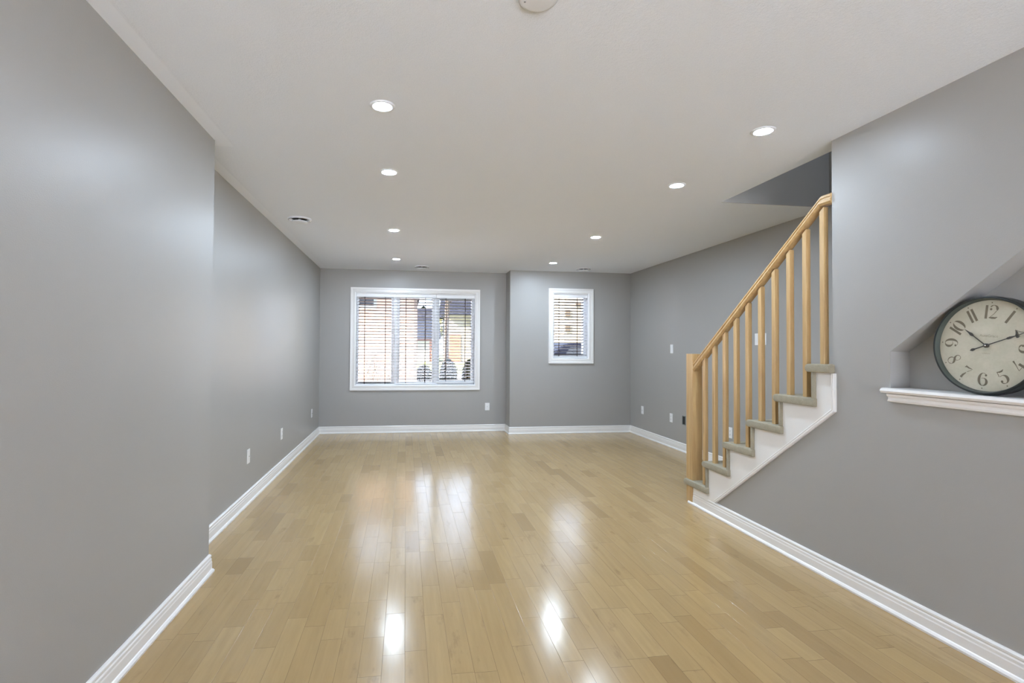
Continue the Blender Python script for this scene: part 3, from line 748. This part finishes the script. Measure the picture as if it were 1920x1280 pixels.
gable_house('bungalow', 'far house with a dark hipped roof seen through the middle pane', -9.0, 3.0, 52.0, 60.0, 2.3, 5.6, M['terracotta'],
            [(1.15, 2.35, GZ, 2.0, 'garage_door', M['garage']), (-3.2, -1.8, 0.8, 1.9, 'window', M['darkglass'])])
gable_house('cream_house', 'far cream house with rust brick lower storey beyond the hedge', 4.0, 10.5, 48.0, 56.0, 4.6, 6.8, M['cream'],
            [(4.0, 5.1, GZ, 2.6, 'brick_front', M['terracotta']), (6.0, 7.2, 3.0, 3.9, 'window', M['darkglass']), (7.9, 8.3, 0.9, 2.2, 'door', M['terracotta']), (6.0, 7.4, 1.2, 2.2, 'window', M['darkglass'])])
gable_house('row_house', 'pale house across the street seen through the small window', 9.5, 20.0, 30.0, 38.0, 6.0, 9.0, M['cream'],
            [(9.55, 9.85, 2.35, 2.75, 'window', M['tanglass']), (9.55, 9.85, 3.25, 3.65, 'window', M['tanglass']), (10.55, 10.75, 2.4, 2.8, 'shutter', M['terracotta']), (10.2, 10.9, 3.9, 4.1, 'window', M['tanglass'])])
# planting
M['needle'] = plain('dark_needles', (0.02, 0.03, 0.02, 1), 1.0, 0.0, 0, 6, 0, 0.5)
M['hedge'] = plain('dark_green_leaves', (0.012, 0.016, 0.006, 1), 1.0, 0.0, 0, 10, 0, 0.6)
M['gold'] = plain('yellow_green_leaves', (0.22, 0.20, 0.06, 1), 1.0, 0.0, 0, 6, 0, 0.3)
M['bark'] = plain('grey_brown_bark', (0.075, 0.06, 0.05, 1), 1.0, 0.0, 0, 20, 0, 0.3)
def leaf_cloud(mb, cx, cy, cz, rx, ry, rz, n, s, rnd):
    for _ in range(n):
        while True:
            q = Vector((rnd.uniform(-1, 1), rnd.uniform(-1, 1), rnd.uniform(-1, 1)))
            if 0.25 < q.length < 1: break
        q.length = q.length**0.5
        c_ = Vector((cx+q.x*rx, cy+q.y*ry, cz+q.z*rz)); a = Vector((rnd.gauss(0, 1), rnd.gauss(0, 1), rnd.gauss(0, 1))).normalized(); d = a.orthogonal().normalized(); e = a.cross(d)
        ss = s*rnd.uniform(0.6, 1.3); mb.face([c_-d*ss*0.5, c_+e*ss*0.35, c_+d*ss*0.7, c_-e*ss*0.35])
rnd = random.Random(3)
pn = thing('pine_tree', 'dark pine rising behind the dark roof in the middle pane', 'tree', None)
b = MB(); b.tube([(2.1, 64, GZ), (2.15, 64, 6.5)], [0.22, 0.03]); b.build('trunk', M['bark'], pn)
b = MB()
for q in range(12):
    zz_ = 1.8+q*0.40; rr_ = 1.25*(1-q/13.0)+0.1; leaf_cloud(b, 2.12, 64, zz_, rr_, rr_, 0.28, 150, 0.30, rnd)
b.build('needles', M['needle'], pn, weld=False)
gt = thing('golden_tree', 'yellow-green leafy tree behind the far roofs', 'tree', None)
b = MB(); b.tube([(4.2, 68, GZ), (4.25, 68, 3.2)], [0.2, 0.08]); b.build('trunk', M['bark'], gt)
b = MB(); leaf_cloud(b, 4.2, 68, 4.3, 2.6, 1.6, 1.5, 1400, 0.35, rnd); b.build('foliage', M['gold'], gt, weld=False)
tt_ = thing('street_tree', 'thin dark street tree outside the three-pane window', 'tree', None)
b = MB(); b.tube([(1.58, 20.2, GZ), (1.57, 20.2, 1.6), (1.62, 20.2, 3.4), (1.5, 20.2, 6.0)], [0.13, 0.10, 0.08, 0.04]); b.build('trunk', M['bark'], tt_)
b = MB()
for q in range(14):
    z0_ = 3.0+q*0.25; an = q*2.4; L_ = 1.5-q*0.05
    b.tube([(1.6, 20.2, z0_), (1.6+math.cos(an)*L_*0.6, 20.2+math.sin(an)*L_*0.6, z0_+0.5*L_), (1.6+math.cos(an)*L_, 20.2+math.sin(an)*L_, z0_+1.0*L_)], [0.03, 0.018, 0.006], 5)
b.build('branches', M['bark'], tt_)
def shrub(name, label, cx, cy, rx, ry, rz, n, s, mat, cz=None, kind=None):
    o = thing(name, label, 'shrub', None)
    z = GZ+rz*0.95 if cz is None else cz
    b = MB(); leaf_cloud(b, cx, cy, z, rx, ry, rz, n, s, rnd); b.build('foliage', mat, o, weld=False)
    b = MB()
    for q in range(4): b.tube([(cx+0.05*q-0.08, cy, GZ), (cx+(q-1.5)*rx*0.4, cy+((q % 2)-0.5)*ry*0.5, z)], [0.02, 0.006], 5)
    b.build('stems', M['bark'], o); return o
shrub('evergreen_shrub', 'dark clipped shrub before the lawn in the middle pane', 0.52, 15.3, 0.26, 0.26, 0.42, 1500, 0.10, M['hedge'])
for q, (cx, lb) in enumerate(((1.20, 'dark leafy hedge shrub nearest the street tree'), (1.88, 'dark leafy hedge shrub in the middle of the front hedge'), (2.56, 'dark leafy hedge shrub nearest the driveway'))):
    shrub('hedge_shrub', lb, cx, 14.6+0.2*q, 0.25, 0.34, 0.52, 1800, 0.10, M['hedge'])['group'] = 'hedge shrubs outside the window'
bs = thing('bare_shrub', 'leafless twiggy shrub against the brick house', 'shrub', None)
b = MB()
def twig(p_, d, L_, r, dep):
    q_ = p_+d*L_; b.tube([p_, (p_+q_)/2+Vector((rnd.uniform(-1, 1), rnd.uniform(-1, 1), 0))*L_*0.06, q_], [r, r*0.8, r*0.55], 5)
    if dep:
        for _ in range(3):
            nd = (d+Vector((rnd.uniform(-0.7, 0.7), rnd.uniform(-0.5, 0.5), rnd.uniform(-0.1, 0.5)))).normalized(); twig(p_.lerp(q_, rnd.uniform(0.5, 1)), nd, L_*0.62, r*0.6, dep-1)
for q in range(3): twig(Vector((-0.98+0.06*q, 10.0, GZ)), Vector((0.30+0.16*q, 0.02, 1)).normalized(), 0.75, 0.012, 3)
b.build('twigs', M['bark'], bs)
# parked dark car beside the house, seen low in the small window
M['carpaint'] = plain('dark_blue_car_paint', (0.006, 0.007, 0.012, 1), 0.6, 0.02)
M['tyre'] = plain('tyre_rubber', (0.012, 0.012, 0.012, 1), 0.8)
car = thing('parked_car', 'dark parked car seen low through the small window', 'car', None)
CX0, CY0, CY1 = 2.27, 11.2, 12.9
side = [(0.0, 0.45), (0.02, 0.75), (0.10, 0.98), (0.75, 1.12), (0.99, 1.19), (1.25, 1.40), (1.45, 1.46), (2.9, 1.47), (3.6, 1.32), (4.15, 1.06), (4.45, 0.98), (4.5, 0.45), (4.35, 0.25), (0.15, 0.25)]
b = MB(); b.prism([(CX0+x, GZ+0.02+z) for x, z in side], lambda p, q, tt: (p, tt, q), CY0, CY1); b.build('body', M['carpaint'], car, bevel=0.05, segs=3)
for (xa, xb, xc, xd) in ((1.20, 1.42, 2.35, 2.35), (2.43, 2.43, 3.45, 3.75)):
    b = MB(); b.prism([(CX0+xa, GZ+1.06), (CX0+xd, GZ+1.06), (CX0+xc, GZ+1.36), (CX0+xb, GZ+1.37)], lambda p, q, tt: (p, tt, q), CY0-0.006, CY0+0.02); b.build('side_window', M['darkglass'], car)
for wx in (0.85, 3.6):
    for wy in (CY0-0.02, CY1-0.2):
        b = MB(); b.lathe([(0.0, 0.0), (0.30, 0.0), (0.33, 0.04), (0.33, 0.18), (0.30, 0.22), (0.0, 0.22)], 28, lambda x, y, z: (CX0+wx+x, wy+z, GZ+0.35+y)); w_ = b.build('wheel', M['tyre'], car)
        b = MB(); b.lathe([(0.0, -0.012), (0.19, -0.012), (0.2, 0.0)], 24, lambda x, y, z: (CX0+wx+x, wy+z if wy < 12 else wy+0.22-z, GZ+0.35+y)); b.build('hubcap', M['chrome'], w_)
b = MB(); b.box(CX0-0.01, CX0+0.10, CY0+0.08, CY0+0.40, GZ+0.70, GZ+0.84); b.build('headlight', M['fixture'], car, bevel=0.01)
